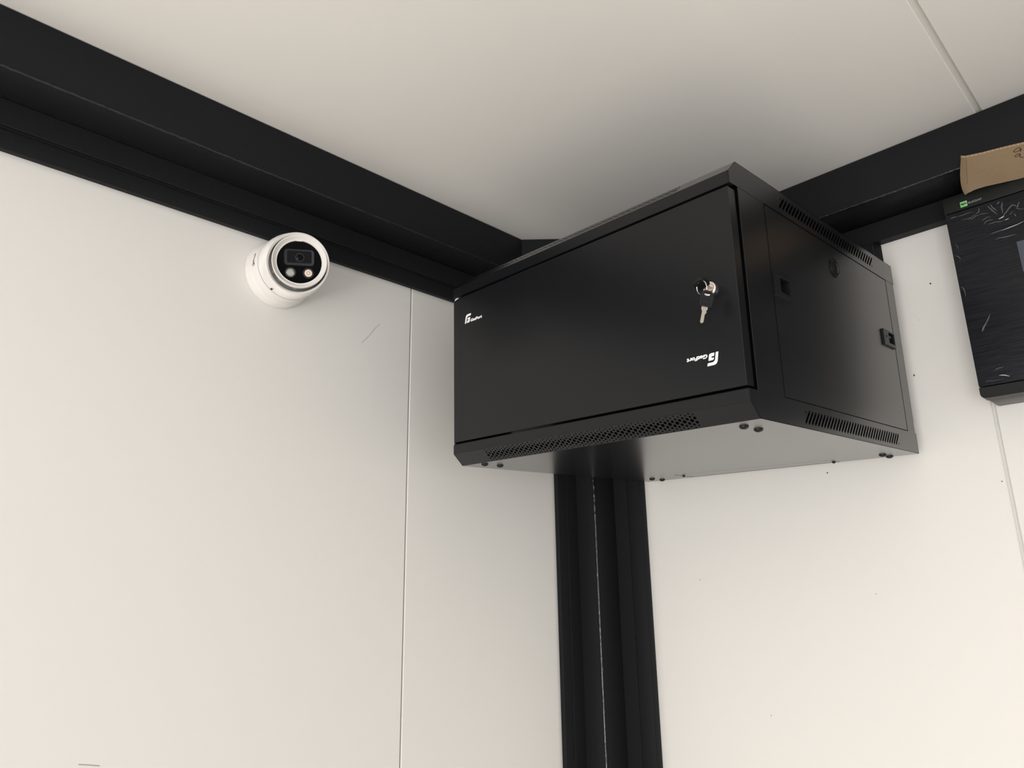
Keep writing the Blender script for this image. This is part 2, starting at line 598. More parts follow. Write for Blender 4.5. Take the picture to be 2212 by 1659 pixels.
box(b, (U1 - 0.0150, 0.0920, wl0), (U1 - 0.0015, 0.0932, wl1)); box(b, (U1 - 0.0150, 0.5628, wl0), (U1 - 0.0015, 0.5640, wl1))
box(b, (U1 - 0.004, 0.0950, wl0), (U1 - 0.0025, 0.5595, Z2 + 0.004)); box(b, (U1 - 0.004, 0.0950, Z3 - 0.004), (U1 - 0.0025, 0.5595, wl1))
box(b, (0.0003, 0.0015, Z2 - 0.008), (0.0040, 0.0200, 0.0500))
obj('body_frame', b, 'powder', cab)
b = NB()
prism(b, [(0.0042, 0.3190), (0.0065, 0.3222), (0.0125, 0.3232), (0.0155, 0.3222)], lambda x, z, d: Vector((x, d, z)), -0.0002, 0.0012)
o = obj('white_patch', b, 'white_print', cab)  # white patch put in for the bright spot showing in the gap
o['label'] = 'small white patch in the gap above the door'
# rack rails inside, seen through the slots
for uu in (0.03, 0.54):
    for vv in (0.08, 0.45):
        b = NB(); box(b, (uu, vv, 0.03), (uu + 0.03, vv + 0.002, 0.335))
        obj('rack_rail', b, 'powder_in', cab)

# side panel
b = NB()
hole_f = [(0.1125, 0.1925), (0.1415, 0.1925), (0.1415, 0.2150), (0.1125, 0.2150)]
hole_b = [(0.5225, 0.1940), (0.5500, 0.1940), (0.5500, 0.2150), (0.5225, 0.2150)]
plate(b, [[(0.0964, 0.0388), (0.5574, 0.0388), (0.5574, 0.3242), (0.0964, 0.3242)], hole_f, hole_b],
      lambda x, y, d: Vector((CW - 0.0010 + d, x, y)), 0.0012)
sp = obj('side_panel', b, 'powder', cab)
for (v0, v1, w0, w1), (h0, h1, g0, g1), tick in (((0.1015, 0.1510, 0.1880, 0.2185), (0.1130, 0.1410, 0.1930, 0.2145), 1),
                                                  ((0.5000, 0.5535, 0.1885, 0.2180), (0.5230, 0.5495, 0.1945, 0.2145), -1)):
    b = NB()
    plate(b, [[(v0, w0), (v1, w0), (v1, w1), (v0, w1)], [(h0, g0), (h1, g0), (h1, g1), (h0, g1)]],
          lambda x, y, d: Vector((CW + 0.0014 + d, x, y)), 0.0034)
    # recessed cup
    x_in = CW - 0.009
    box(b, (x_in - 0.001, h0 - 0.001, g0 - 0.001), (x_in, h1 + 0.001, g1 + 0.001))
    for l_, h_ in (((x_in, h0 - 0.001, g0), (CW, h0, g1)), ((x_in, h1, g0), (CW, h1 + 0.001, g1)), ((x_in, h0, g0 - 0.001), (CW, h1, g0)), ((x_in, h0, g1), (CW, h1, g1 + 0.001))):
        box(b, l_, h_)
    la = obj('latch', b, 'plastic', sp)
    b = NB()
    if tick > 0:
        box(b, (CW + 0.0031, h1 + 0.001, 0.2005), (CW + 0.0036, v1 - 0.0005, 0.2030))
    else:
        box(b, (CW - 0.004, h0 - 0.012, 0.2035), (CW + 0.0038, h0 + 0.007, 0.2075), 0.0004)
        box(b, (CW - 0.006, h0 + 0.003, 0.2035), (CW - 0.003, h0 + 0.007, 0.2130), 0.0004)
    o = obj('latch_tongue', b, 'plastic', cab)
    o.parent = sp
b = NB()
mx = Matrix.Translation((CW - 0.0006, 0.3255, 0.2872)) @ Matrix.Rotation(PI / 2, 4, 'Y')
lathe(b, [(0.0163, 0), (0.0163, 0.0018), (0.0150, 0.0024), (0.0118, 0.0020), (0.0112, -0.001), (0.0104, -0.001), (0.0100, 0.0026), (0, 0.0046)], mx, 40)
rl = obj('round_lock', b, 'plastic', sp, 35)

# front door: folded pan with a turned edge
b = NB()
DU0, DU1, DW0, DW1 = 0.0012, 0.5965, 0.0418, 0.3212
box(b, (DU0, 0, DW0), (DU1, 0.0014, DW1), 0.0006, 2)
for l_, h_ in (((DU0, 0.0006, DW0), (DU0 + 0.0014, 0.0185, DW1)), ((DU1 - 0.0014, 0.0006, DW0), (DU1, 0.0185, DW1)),
               ((DU0, 0.0006, DW0), (DU1, 0.0185, DW0 + 0.0014)), ((DU0, 0.0006, DW1 - 0.0014), (DU1, 0.0185, DW1))):
    box(b, l_, h_, 0.0004)
box(b, (DU0 + 0.002, 0.0150, DW0 + 0.002), (DU1 - 0.002, 0.0160, DW1 - 0.002))
door = obj('front_door', b, 'powder', cab)


def logo(frame):
    b = NB()
    sh = 0.185
    f = lambda x, y, d: frame((x + sh * y) / 1000, y / 1000, d)
    plate(b, [[(0.3, 0), (3.4, 0), (4.0, 0.6), (4.0, 9.2), (4.4, 10.8), (5.4, 12.1), (7.0, 12.9), (14.2, 12.9), (15.0, 13.6), (15.0, 17.0), (4.6, 17.0), (2.4, 16.3), (0.7, 14.8), (0.0, 12.6), (0, 0.3)],
              [(6.0, 0.2), (11.6, 0.2), (13.4, 0.9), (14.0, 2.2), (14.0, 9.9), (8.0, 9.9), (6.6, 9.4), (6.0, 8.0), (6.0, 6.7), (9.8, 6.7), (9.8, 4.6), (6.0, 4.6)]],
          lambda x, y, d: f(x, y, d), 0.0001)
    text(b, 'GetFort', 0.0074, lambda x, y, d: frame(x + 0.0163 + 0.2 * y, y + 0.0004, d), 0.0001, 0.00034, 0.0, 0.0325)
    return b


obj('logo', logo(lambda x, y, d: Vector((0.0351 + x, -0.0001 + d, 0.2651 + y))), 'white_print', door, recalc=False)
obj('logo', logo(lambda x, y, d: Vector((0.5605 - x, -0.0001 + d, 0.0942 - y))), 'white_print', door, recalc=False)

# cam lock on the door
LK = (0.5572, 0.1824)
mx = Matrix.Translation((LK[0], 0, LK[1])) @ Matrix.Rotation(PI / 2, 4, 'X')
b = NB()
lathe(b, [(0.0106, -0.0002), (0.0106, 0.0022), (0.0098, 0.0040), (0.0082, 0.0046), (0.0076, 0.0040), (0.0074, 0.0026), (0.0070, 0.0026), (0.0066, 0.0034), (0, 0.0036)], mx, 40)
lock = obj('lock_cylinder', b, 'chrome', door, 35)
lock['label'] = 'chrome lock with a key in it'

# cable cover on the underside + screws
b = NB()
prism(b, [(0.1290, 0.5222), (0.4555, 0.5540), (0.4568, 0.5950), (0.1290, 0.5950)], lambda x, y, d: Vector((x, y, d)), 0.0002, 0.0012)
obj('cable_cover', b, 'powder', bcov)


def screw_bm(u, v, r, h):
    b = NB()
    mx = Matrix.Translation((u, v, 0)) @ Matrix.Rotation(PI, 4, 'X')
    lathe(b, [(r, 0), (r, h * 0.25), (r * 0.82, h * 0.68), (r * 0.5, h * 0.95), (r * 0.3, h), (r * 0.28, h * 0.5), (0, h * 0.5)], mx, 18)
    return b


for u, v in ((0.0478, 0.0345), (0.0478, 0.0725), (0.5561, 0.0565), (0.5563, 0.0955), (0.5538, 0.5530), (0.5530, 0.5885), (0.0520, 0.5420), (0.0530, 0.5800)):
    obj('screw', screw_bm(u, v, 0.0065, 0.0042), 'plastic', bcov, 40)
for u, v in ((0.1280 + 0.004, 0.5500), (0.4500, 0.5880)):
    obj('screw', screw_bm(u, v, 0.0036, 0.0030), 'plastic', bcov, 40)
# mounting rail between the back and the post
b = NB(); box(b, (0.40, CD, 0.06), (0.596, CD + 0.010, 0.34))
obj('mounting_rail', b, 'powder', cab)

# ------------------------------------------------------------------ keys in the lock
GK = 'keys on the split ring'
def key_parts(root, headframe, bladeframe):
    b = NB()
    out = [(-0.0085, 0.001), (-0.0065, -0.0012), (0.0065, -0.0012), (0.0085, 0.001), (0.0090, 0.013), (0.0070, 0.0185), (0.0045, 0.0205), (-0.0045, 0.0205), (-0.0070, 0.0185), (-0.0090, 0.013)]
    plate(b, [out, [(-0.0042, 0.0135), (0.0042, 0.0135), (0.0042, 0.0178), (-0.0042, 0.0178)]], headframe, 0.0046)
    plate(b, [[(-0.0055, 0.002), (0.0055, 0.002), (0.0060, 0.0105), (-0.0060, 0.0105)], [(-0.0038, 0.0035), (0.0038, 0.0035), (0.0042, 0.0092), (-0.0042, 0.0092)]], headframe, 0.0058)
    obj('key_head', b, 'plastic', root)
    b = NB()
    bl = [(-0.0040, 0), (0.0040, 0), (0.0040, -0.0052), (0.0026, -0.0060), (0.0032, -0.0074), (0.0034, -0.0094), (0.0018, -0.0116), (0.0019, -0.0190), (0.0018, -0.0222), (0.0004, -0.0240), (-0.0012, -0.0238), (-0.0024, -0.0222), (-0.0024, -0.0080), (-0.0030, -0.0070), (-0.0030, -0.0060), (-0.0040, -0.0052)]
    plate(b, [bl], bladeframe, 0.0019)
    plate(b, [[(-0.0006, -0.003), (0.0006, -0.003), (0.0006, -0.021), (-0.0006, -0.021)]], bladeframe, 0.0023)
    obj('key_blade', b, 'brass', root)


k1 = thing('cabinet_key', 'black headed key inserted in the chrome lock of the cabinet door', 'key', CMX @ Vector((LK[0], -0.004, LK[1])), CR, GK)
Rk1 = Euler((math.radians(-6), math.radians(-20), math.radians(4))).to_matrix()
f1 = lambda x, y, d: Rk1 @ Vector((x, -(y + 0.0115), d))
f1b = lambda x, y, d: Rk1 @ Vector((x, -(y + 0.0115), d))
key_parts(k1, f1, f1b)
# spare key hanging from the ring
k2 = thing('cabinet_key', 'black headed spare key hanging down from the split ring, blade showing', 'key', CMX @ Vector((0.5640, -0.0300, 0.1500)), CR, GK)
Rk2 = Euler((math.radians(4), math.radians(14), math.radians(46))).to_matrix()
f2 = lambda x, y, d: Rk2 @ Vector((x, d, y))
key_parts(k2, f2, f2)
rg = thing('split_ring', 'thin steel split ring joining the two keys at the cabinet lock', 'key ring', CMX @ Vector((0.5610, -0.0285, 0.1770)), CR)
Rr = Euler((math.radians(8), math.radians(0), math.radians(-14))).to_matrix()
b = NB()
pts = []
for k in range(96):
    t = 2 * PI * k / 48
    r_ = 0.0088
    pts.append(Rr @ Vector((r_ * math.cos(t), (k / 96 - 0.5) * 0.0014, r_ * 1.05 * math.sin(t))))
tube(b, pts, 0.00058, 8)
obj('ring_wire', b, 'chrome', rg, 60)

# ------------------------------------------------------------------ security camera on the left wall
KC = Vector((0.0, -0.9172, 2.2647))
sc = thing('security_camera', 'white round security camera mounted on the left wall below the beam', 'camera', KC)
AX = Matrix.Rotation(PI / 2, 4, 'Y')          # local z -> world x
vdir = Vector((0.81142, -0.41581, -0.41073))
rgt = Vector((0.70545, 0.70860, -0.01525))
upv = Vector((0.20059, -0.17898, 0.96319))
nf = (vdir + rgt * 0.02 + upv * 0.10).normalized()
ne = (vdir + rgt * 0.05 + upv * 0.23).normalized()
u_ = (upv - ne * upv.dot(ne)).normalized()
r_ax = u_.cross(ne).normalized()
RC = Vector((0.0780, 0, 0))                    # rim centre
FM = Matrix(((r_ax.x, u_.x, ne.x, RC.x), (r_ax.y, u_.y, ne.y, RC.y), (r_ax.z, u_.z, ne.z, RC.z), (0, 0, 0, 1)))

b = NB()
lathe(b, [(0.0, 0.0004), (0.0625, 0.0004), (0.0628, 0.0015), (0.0626, 0.0060), (0.0606, 0.0195), (0.0602, 0.0202), (0.0598, 0.0206), (0.0579, 0.0380), (0.0575, 0.0388), (0.0560, 0.0389), (0.0556, 0.0378), (0, 0.0378)], AX, 96)
obj('base', b, 'cctv', sc, 25)
# cover: loft from the seam circle to the tilted rim circle, then the inner chamfer
SEG = 96
b = NB()
rings = []


def ring_pts(t, R_, c, M3):
    return c + M3 @ Vector((R_ * math.cos(t), R_ * math.sin(t), 0))


M3a = Matrix(((0, 0, 1), (1, 0, 0), (0, 1, 0)))            # x->y, y->z, z->x
# use the same angular reference for both circles
ry = Vector((0, 1, 0)); rz = Vector((0, 0, 1))
er = (ry - nf * ry.dot(nf)).normalized()
eu = nf.cross(er).normalized()
RC2 = RC - r_ax * 0.0012 - u_ * 0.0014
def base_c(t, R_, h):
    return Vector((h, R_ * math.cos(t), R_ * math.sin(t)))
def rim_c(t, R_, d=0.0):
    return RC2 + er * (R_ * math.cos(t)) + eu * (R_ * math.sin(t)) + nf * d
prof = []
for k in range(SEG):
    t = 2 * PI * k / SEG
    s0 = base_c(t, 0.0556, 0.0408); s1 = base_c(t, 0.0574, 0.0408); s2 = base_c(t, 0.0576, 0.0413)
    q3 = rim_c(t, 0.0543, -0.0022); q4 = rim_c(t, 0.0538, -0.0006); q5 = rim_c(t, 0.0530, 0.0); q6 = rim_c(t, 0.0502, -0.0034); q7 = rim_c(t, 0.0498, -0.0042); q8 = rim_c(t, 0.0498, -0.022)
    pts = [s0, s1, s2]
    for j in range(1, 6):
        f = j / 6
        p = s2.lerp(q3, f)
        rad = Vector((0, p.y, p.z))
        if rad.length > 0:
            p = p + rad.normalized() * 0.0026 * math.sin(PI * f) * min(1, (s2 - q3).length / 0.04)
        pts.append(p)
    prof.append(pts + [q3, q4, q5, q6, q7, q8])
vv = [[b.verts.new(p) for p in col] for col in prof]
for k in range(SEG):
    a_, c_ = vv[k], vv[(k + 1) % SEG]
    for j in range(len(a_) - 1):
        b.faces.new((a_[j], c_[j], c_[j + 1], a_[j + 1]))
cv = obj('cover', b, 'cctv', sc, 40)
b = NB()
lathe(b, [(0.0563, 0.0382), (0.0563, 0.0412)], AX, 72)
obj('seam_shade_ring', b, 'plastic', sc, 60)  # black ring put in the groove to paint the seam's shade
# tiny drain hole on the cover
b = NB()
pc = base_c(math.radians(-122), 0.0577, 0.0440)
mx = Matrix.Translation(pc) @ Vector((0, pc.y, pc.z)).to_track_quat('Z', 'X').to_matrix().to_4x4()
lathe(b, [(0.0018, -0.001), (0.0018, 0.0006), (0.0013, 0.0007), (0, 0.0001)], mx, 14)
obj('drain_hole', b, 'print', cv)

# eyeball: grey inner ball, white bezel, black glass window with lens and two lamps
OF = Matrix.Translation((0.0012, 0.0018, 0.0012))
EM = FM @ OF
eb = NB()
lathe(eb, [(0.0455, -0.0100)] + [(0.0455 * math.cos(a), -0.0100 - 0.0455 * math.sin(a)) for a in [math.radians(8 * i) for i in range(1, 9)]], EM, 64)
eye = obj('eyeball', eb, 'eye_dark', sc, 60)
b = NB()
lathe(b, [(0.0440, -0.0120), (0.0462, -0.0115), (0.0468, -0.0100), (0.0472, 0.0010), (0.0468, 0.0022), (0.0458, 0.0024), (0.0452, 0.0016), (0.0398, -0.0046), (0.0393, -0.0038), (0.0385, -0.0040), (0.0382, -0.0090)], EM, 96)
# small notch tab at the top of the bezel
box(b, (-0.0050, 0.0374, -0.0080), (0.0050, 0.0398, -0.0040), 0.0004, 1, EM)
bz = obj('bezel', b, 'cctv', eye, 35)
b = NB()
text(b, 'UP', 0.0050, lambda x, y, d: EM @ Vector((x - 0.0042, y + 0.0405, d - 0.0034 + (y * 0.9))), 0.0004, 0.0001)
obj('raised_letters', b, 'cctv', bz, recalc=False)
b = NB()
EM = EM @ Matrix.Translation((0, 0, -0.0060))
lathe(b, [(0.0384, -0.0030), (0.0384, -0.0022), (0, -0.0022)], EM, 96)
gl = obj('front_glass', b, 'glass', eye, 30)
gl['label'] = 'round black glass face'


def rrect(x0, y0, x1, y1, r, n=6):
    P = []
    for cx_, cy_, a0 in ((x1 - r, y1 - r, 0), (x0 + r, y1 - r, 90), (x0 + r, y0 + r, 180), (x1 - r, y0 + r, 270)):
        for k in range(n + 1):
            a = math.radians(a0 + 90 * k / n)
            P.append((cx_ + r * math.cos(a), cy_ + r * math.sin(a)))
    return P


# raised lens window frame, sloping inwards
b = NB()
lo = [rrect(-0.0258, -0.0060, 0.0258, 0.0235, 0.0062), rrect(-0.0249, -0.0051, 0.0249, 0.0226, 0.0055), rrect(-0.0212, -0.0014, 0.0212, 0.0208, 0.0030)]
dd = [-0.0022, -0.0006, -0.0020]
rg_ = [[b.verts.new(EM @ Vector((x, y, d))) for x, y in L_] for L_, d in zip(lo, dd)]
for A_, B2 in zip(rg_, rg_[1:]):
    n_ = len(A_)
    for k in range(n_):
        b.faces.new((A_[k], A_[(k + 1) % n_], B2[(k + 1) % n_], B2[k]))
b.faces.new(rg_[-1])
wf = obj('lens_window', b, 'lens_frame', gl, 30)
b = NB()
prism(b, rrect(-0.0209, -0.0011, 0.0209, 0.0205, 0.0028), lambda x, y, d: EM @ Vector((x, y, d)), -0.0021, -0.0018)
obj('window_pane', b, 'window_dark', gl)
LC = EM @ Matrix.Translation((0.0008, 0.0088, -0.0016))
b = NB()
lathe(b, [(0.0078, -0.0002), (0.0076, 0.0006), (0.0064, 0.0007), (0.0060, 0.0002)], LC, 40)
obj('lens_ring', b, 'lens_frame', gl, 35)
b = NB()
lathe(b, [(0.0060, 0.0002), (0.0052, 0.0007), (0.0036, 0.0013), (0.0018, 0.0016), (0, 0.0017)], LC, 40)
obj('lens', b, 'lens', gl, 60)
for px, mname, core in ((-0.0152, 'led_s', None), (0.0152, 'led_w', 'led_c')):
    QM = EM @ Matrix.Translation((px, -0.0188, -0.0020))
    b = NB()
    lathe(b, [(0.0094, -0.0002), (0.0092, 0.0008), (0.0080, 0.0009), (0.0074, 0.0002), (0.0070, -0.0004)], QM, 40)
    lm = obj('lamp_ring', b, 'lens_frame', gl, 35)
    b = NB()
    if core is None:
        lathe(b, [(0.0072, -0.0002), (0.0060, 0.0006), (0.0045, 0.0012), (0.0030, 0.0008), (0.0016, 0.0002), (0, 0.0008)], QM, 20)
        obj('lamp', b, mname, gl, 30)
    else:
        n_ = 24
        prof_ = []
        for k in range(2 * n_):
            rr = 0.0070 if k % 2 else 0.0060
            a = PI * k / n_
            prof_.append((rr * math.cos(a), rr * math.sin(a)))
        prism(b, prof_, lambda x, y, d: QM @ Vector((x, y, d)), -0.0002, 0.0006)
        o = obj('lamp', b, mname, gl)
        b = NB()
        lathe(b, [(0.0036, 0.0006), (0.0034, 0.0010), (0, 0.0010)], QM, 24)
        obj('lamp_core', b, core, gl, 30)
        b = NB(); box(b, (-0.0014, -0.0014, 0.0009), (0.0014, 0.0014, 0.0014), 0.0003, 1, QM)
        obj('lamp_chip', b, 'white_print', gl)
# two grey clips in the gap
for ang in (-157, -137, -100):
    a = math.radians(ang)
    b = NB()
    mx = EM @ Matrix.Rotation(a, 4, 'Z')
    box(b, (0.0455, -0.0035, -0.0090), (0.0490, 0.0035, -0.0045), 0.0004, 1, mx)
    obj('clip', b, 'grey', eye)
# brand lettering printed round the base
b = NB()
def on_base(x, y, d):
    ph = math.radians(176)
    a = ph - (x - 0.0115) / 0.0590
    h = 0.0285 - y
    R_ = 0.0598 - (h - 0.0206) / (0.0385 - 0.0206) * 0.0020 + 0.00025 + d
    return Vector((h, R_ * math.cos(a), R_ * math.sin(a)))
text(b, 'alhua', 0.0062, lambda x, y, d: on_base(x + 0.0018, y * 0.85, d), 0.0001, 0.00012, 0, 0.0225)
obj('brand_letters', b, 'print', sc, recalc=False)
b = NB()
pts = []
for k in range(22):
    t = math.radians(60 + 285 * k / 21)
    pts.append(on_base(0.0030 + 0.0034 * math.cos(t), 0.0016 + 0.0031 * math.sin(t), 0.0))
tube(b, pts, 0.00032, 5)
obj('brand_mark', b, 'print', sc)

# ------------------------------------------------------------------ electrical enclosure on the right wall
PX0, PX1 = 0.8915, 1.330
PY = -0.0880
enc = thing('electrical_enclosure', 'black wall mounted electrical box with film covered door and a green badge', 'electrical box', (1.11, 0, 1.998))
EO = Vector((1.11, 0, 1.998))
def ebox(b, lo, hi, bev=0.0, seg=1):
    box(b, Vector(lo) - EO, Vector(hi) - EO, bev, seg)
b = NB()
ebox(b, (PX0 + 0.006, -0.060, 2.0000), (PX1 - 0.006, 0, 2.3615), 0.004, 2)
obj('back_box', b, 'boxgrey', enc, 30)
b = NB()
ebox(b, (PX0, PY, 2.3440), (PX1, -0.0600, 2.3755), 0.0016, 2)
obj('top_rail', b, 'box', enc, 30)
# bottom rail with rounded lower corners
b = NB()
pts = []
r0 = 0.008
for k in range(7):
    a = math.radians(180 + 90 * k / 6)
    pts.append((PX0 + 0.0005 + r0 + r0 * math.cos(a), 2.0005 + r0 + r0 * math.sin(a)))
for k in range(7):
    a = math.radians(270 + 90 * k / 6)
    pts.append((PX1 - r0 + r0 * math.cos(a), 2.0005 + r0 + r0 * math.sin(a)))
pts += [(PX1, 2.0195), (PX0 + 0.0005, 2.0195)]
prism(b, pts, lambda x, z, d: Vector((x, d, z)) - EO, PY, -0.0600, 0.0008)
obj('bottom_rail', b, 'box', enc, 30)
b = NB()
ebox(b, (PX0 + 0.0006, PY + 0.0008, 2.0210), (PX1, -0.0600, 2.3425), 0.0012, 2)
ed = obj('door', b, 'door_film', enc, 30)
ed['label'] = 'smoked door under wrinkled protective film'
# crumpled film: raised creases, their highlights painted in as pale grey
def crease(name, pts, r, m):
    b = NB()
    q = [pts[0]] + list(pts) + [pts[-1]]
    P = []
    for i in range(1, len(q) - 2):
        for k in range(5):
            t = k / 5
            p0, p1, p2, p3 = [Vector(a) for a in q[i - 1:i + 3]]
            v = 0.5 * ((2 * p1) + (p2 - p0) * t + (2 * p0 - 5 * p1 + 4 * p2 - p3) * t * t + (3 * p1 - p0 - 3 * p2 + p3) * t ** 3)
            P.append(Vector((v.x, PY + 0.0004, v.y)) - EO)
    P.append(Vector((pts[-1][0], PY + 0.0004, pts[-1][1])) - EO)
    n = len(P)
    tube(b, P, [r * 0.8 * (0.12 + 0.88 * math.sin(PI * (i + 0.2) / (n - 0.6)) * (0.8 + 0.2 * math.sin(i * 2.3))) for i in range(n)], 6, flat=0.5, up=(0, 1, 0))
    return obj(name, b, m, ed, 60)
CREASES = [
    (0.0012, 'film', [(0.9621, 2.3382), (0.9634, 2.3323), (0.9665, 2.3265), (0.9700, 2.3213)]),
    (0.0016, 'film', [(0.9576, 2.3362), (0.9606, 2.3297), (0.9646, 2.3220), (0.9692, 2.3149)]),
    (0.0017, 'film', [(0.9793, 2.3348), (0.9782, 2.3300), (0.9768, 2.3253), (0.9770, 2.3200), (0.9766, 2.3142)]),
    (0.0018, 'film', [(0.9764, 2.3097), (0.9811, 2.3138), (0.9859, 2.3186), (0.9906, 2.3226), (0.9946, 2.3225), (0.9982, 2.3173)]),
    (0.0014, 'film', [(0.9712, 2.3336), (0.9739, 2.3356), (0.9759, 2.3370)]),
    (0.0011, 'film_glint', [(0.9692, 2.3059), (0.9725, 2.3068), (0.9755, 2.3075), (0.9780, 2.3091)]),
    (0.0012, 'film', [(1.0035, 2.3255), (1.0007, 2.3222), (0.9988, 2.3178), (0.9994, 2.3149)]),
    (0.0006, 'film_glint', [(0.9773, 2.3012), (0.9801, 2.3009), (0.9836, 2.3017)]),
    (0.001, 'film', [(0.9519, 2.3022), (0.9578, 2.3022), (0.9642, 2.3023), (0.9714, 2.3005), (0.9778, 2.3010)]),
    (0.0007, 'film_glint', [(0.9686, 2.2842), (0.9756, 2.2845), (0.9814, 2.2852), (0.9882, 2.2858), (0.9951, 2.2868), (1.0031, 2.2888)]),
    (0.0011, 'film', [(0.9534, 2.2829), (0.9594, 2.2840), (0.9652, 2.2844), (0.9710, 2.2847)]),
    (0.0012, 'film', [(0.9570, 2.2700), (0.9631, 2.2718), (0.9687, 2.2712), (0.9754, 2.2702), (0.9828, 2.2703), (0.9894, 2.2697)]),
    (0.0007, 'film', [(0.8988, 2.2835), (0.9014, 2.2803), (0.9022, 2.2739)]),
    (0.0008, 'film', [(0.8948, 2.2629), (0.8988, 2.2607), (0.9018, 2.2566), (0.9026, 2.2518)]),
    (0.0013, 'film', [(0.9453, 2.3375), (0.9443, 2.3333), (0.9429, 2.3300), (0.9378, 2.3283)]),
    (0.0009, 'film', [(0.9150, 2.3266), (0.9232, 2.3241), (0.9305, 2.3243), (0.9371, 2.3278)]),
    (0.0009, 'film', [(0.9442, 2.3128), (0.9485, 2.3134), (0.9530, 2.3154), (0.9588, 2.3153)]),
    (0.001, 'film', [(0.9471, 2.3048), (0.9505, 2.3080), (0.9554, 2.3091), (0.9617, 2.3081)]),
    (0.0014, 'film', [(0.9000, 2.3341), (0.9039, 2.3349), (0.9088, 2.3341)]),
    (0.0009, 'film', [(0.9089, 2.3345), (0.9173, 2.3334), (0.9261, 2.3345), (0.9351, 2.3340)]),
    (0.0009, 'film', [(0.9263, 2.3206), (0.9331, 2.3217), (0.9385, 2.3249), (0.9428, 2.3224)]),
    (0.0009, 'film', [(0.9426, 2.3248), (0.9497, 2.3242), (0.9566, 2.3230)]),
    (0.0011, 'film', [(0.9926, 2.3077), (0.9930, 2.3038), (0.9940, 2.3012)]),
    (0.0008, 'film', [(0.9852, 2.3077), (0.9885, 2.3101), (0.9916, 2.3118)]),
    (0.0008, 'film', [(0.9958, 2.3168), (1.0002, 2.3128), (1.0068, 2.3101)]),
    (0.001, 'film', [(0.8939, 2.2036), (0.8977, 2.2005), (0.8995, 2.1920), (0.8991, 2.1830)]),
    (0.0018, 'film', [(0.9132, 2.1147), (0.9178, 2.1235), (0.9247, 2.1343), (0.9287, 2.1420)]),
    (0.0009, 'film', [(0.9189, 2.0450), (0.9253, 2.0472), (0.9333, 2.0478)]),
    (0.0009, 'film_glint', [(0.9242, 2.0348), (0.9309, 2.0338), (0.9382, 2.0303)]),
    (0.0006, 'film', [(0.9027, 2.0272), (0.9061, 2.0290), (0.9140, 2.0278), (0.9300, 2.0280)]),
    (0.0012, 'film', [(0.9124, 2.1161), (0.9154, 2.1217), (0.9208, 2.1291)]),
]
for r, m, pts in CREASES:
    crease('film_crease', pts, r, m)
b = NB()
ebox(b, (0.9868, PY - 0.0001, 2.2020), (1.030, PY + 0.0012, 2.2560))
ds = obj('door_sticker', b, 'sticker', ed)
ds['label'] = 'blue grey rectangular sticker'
# badge and lettering
b = NB()
ebox(b, (0.9184, PY - 0.0003, 2.3483), (0.9294, PY + 0.001, 2.3585), 0.0002)
bd = obj('green_badge', b, 'green', enc)
bd['label'] = 'small green square badge'
b = NB()
text(b, 'epn', 0.0064, lambda x, y, d: Vector((0.9194 + x, PY - 0.0005 + d, 2.3522 + y)) - EO, 0.0001, 0.00028, 0, 0.0090)
obj('badge_letters', b, 'print', bd, recalc=False)
b = NB()
xx = 0.9313
for ch, wd, sz in (('E', .0021, .0050), ('L', .0019, .0050), ('E', .0021, .0050), ('G', .0046, .0050), ('A', .0021, .0050), ('N', .0023, .0050), ('T', .0022, .0050)):
    text(b, ch, sz, lambda x, y, d, xx=xx: Vector((xx + x, PY - 0.0002 + d, 2.3510 + y)) - EO, 0.0001, -0.00004, 0, wd)
    xx += wd + 0.0005
obj('rail_letters', b, 'badge_text', enc, recalc=False)

# ------------------------------------------------------------------ cardboard strip on top of the enclosure
# a torn strip lying on the box's top, its front part bent up and leaning out into the room
KO = Vector((1.05, -0.1010, 2.3720))
LEAN = math.radians(62)
KE = Vector((0, -math.sin(LEAN), math.cos(LEAN)))       # up along the sheet
KN = Vector((0, -math.cos(LEAN), -math.sin(LEAN)))      # out of its front
cb = thing('cardboard_strip', 'torn strip of brown corrugated cardboard leaning out over the black electrical box', 'cardboard', KO)
XE = 1.30
TOP = [(0.9456, 0.0681), (0.9529, 0.0662), (0.9755, 0.0612), (1.0019, 0.0571), (1.0327, 0.0518)]
LEFT = [(0.9455, 0.0654), (0.9402, 0.0499), (0.9343, 0.0311), (0.9303, 0.0164), (0.9287, 0.0071), (0.9285, 0.0015), (0.9283, -0.0041), (0.929, -0.0108)]
BOT = [(0.9345, -0.0073), (0.9422, -0.0062), (0.9497, -0.0055), (0.9582, -0.0061), (0.9843, -0.0097), (1.0165, -0.0142)]
FOLD = [(0.9523, 0.0617), (0.948, 0.0457), (0.9446, 0.0322), (0.939, 0.0107), (0.934, -0.0013)]
TOP = TOP + [(1.12, 0.0363), (XE, 0.0303)]
BOT = BOT + [(1.06, -0.0152), (XE, -0.0152)]


def lerp_at(P, x):
    for (x0, y0), (x1, y1) in zip(P, P[1:]):
        if x <= x1:
            return y0 + (y1 - y0) * (x - x0) / (x1 - x0) if x > x0 else y0
    return P[-1][1]


def KP(x, t, d=0.0):
    """sheet coordinates -> local point; the left margin beyond the fold bends back a little"""
    bend = 0.0
    xf = FOLD[-1][0] + (FOLD[0][0] - FOLD[-1][0]) * max(0, min(1, (t - FOLD[-1][1]) / (FOLD[0][1] - FOLD[-1][1])))
    if x < xf:
        bend = -(xf - x) * 0.45
    wav = 0.0004 * math.sin(x * 70 + t * 60)
    return Vector((x - KO.x, 0, 0)) + KE * t + KN * (bend + wav + d)


outline = list(TOP) + list(reversed(BOT)) + list(reversed(LEFT))


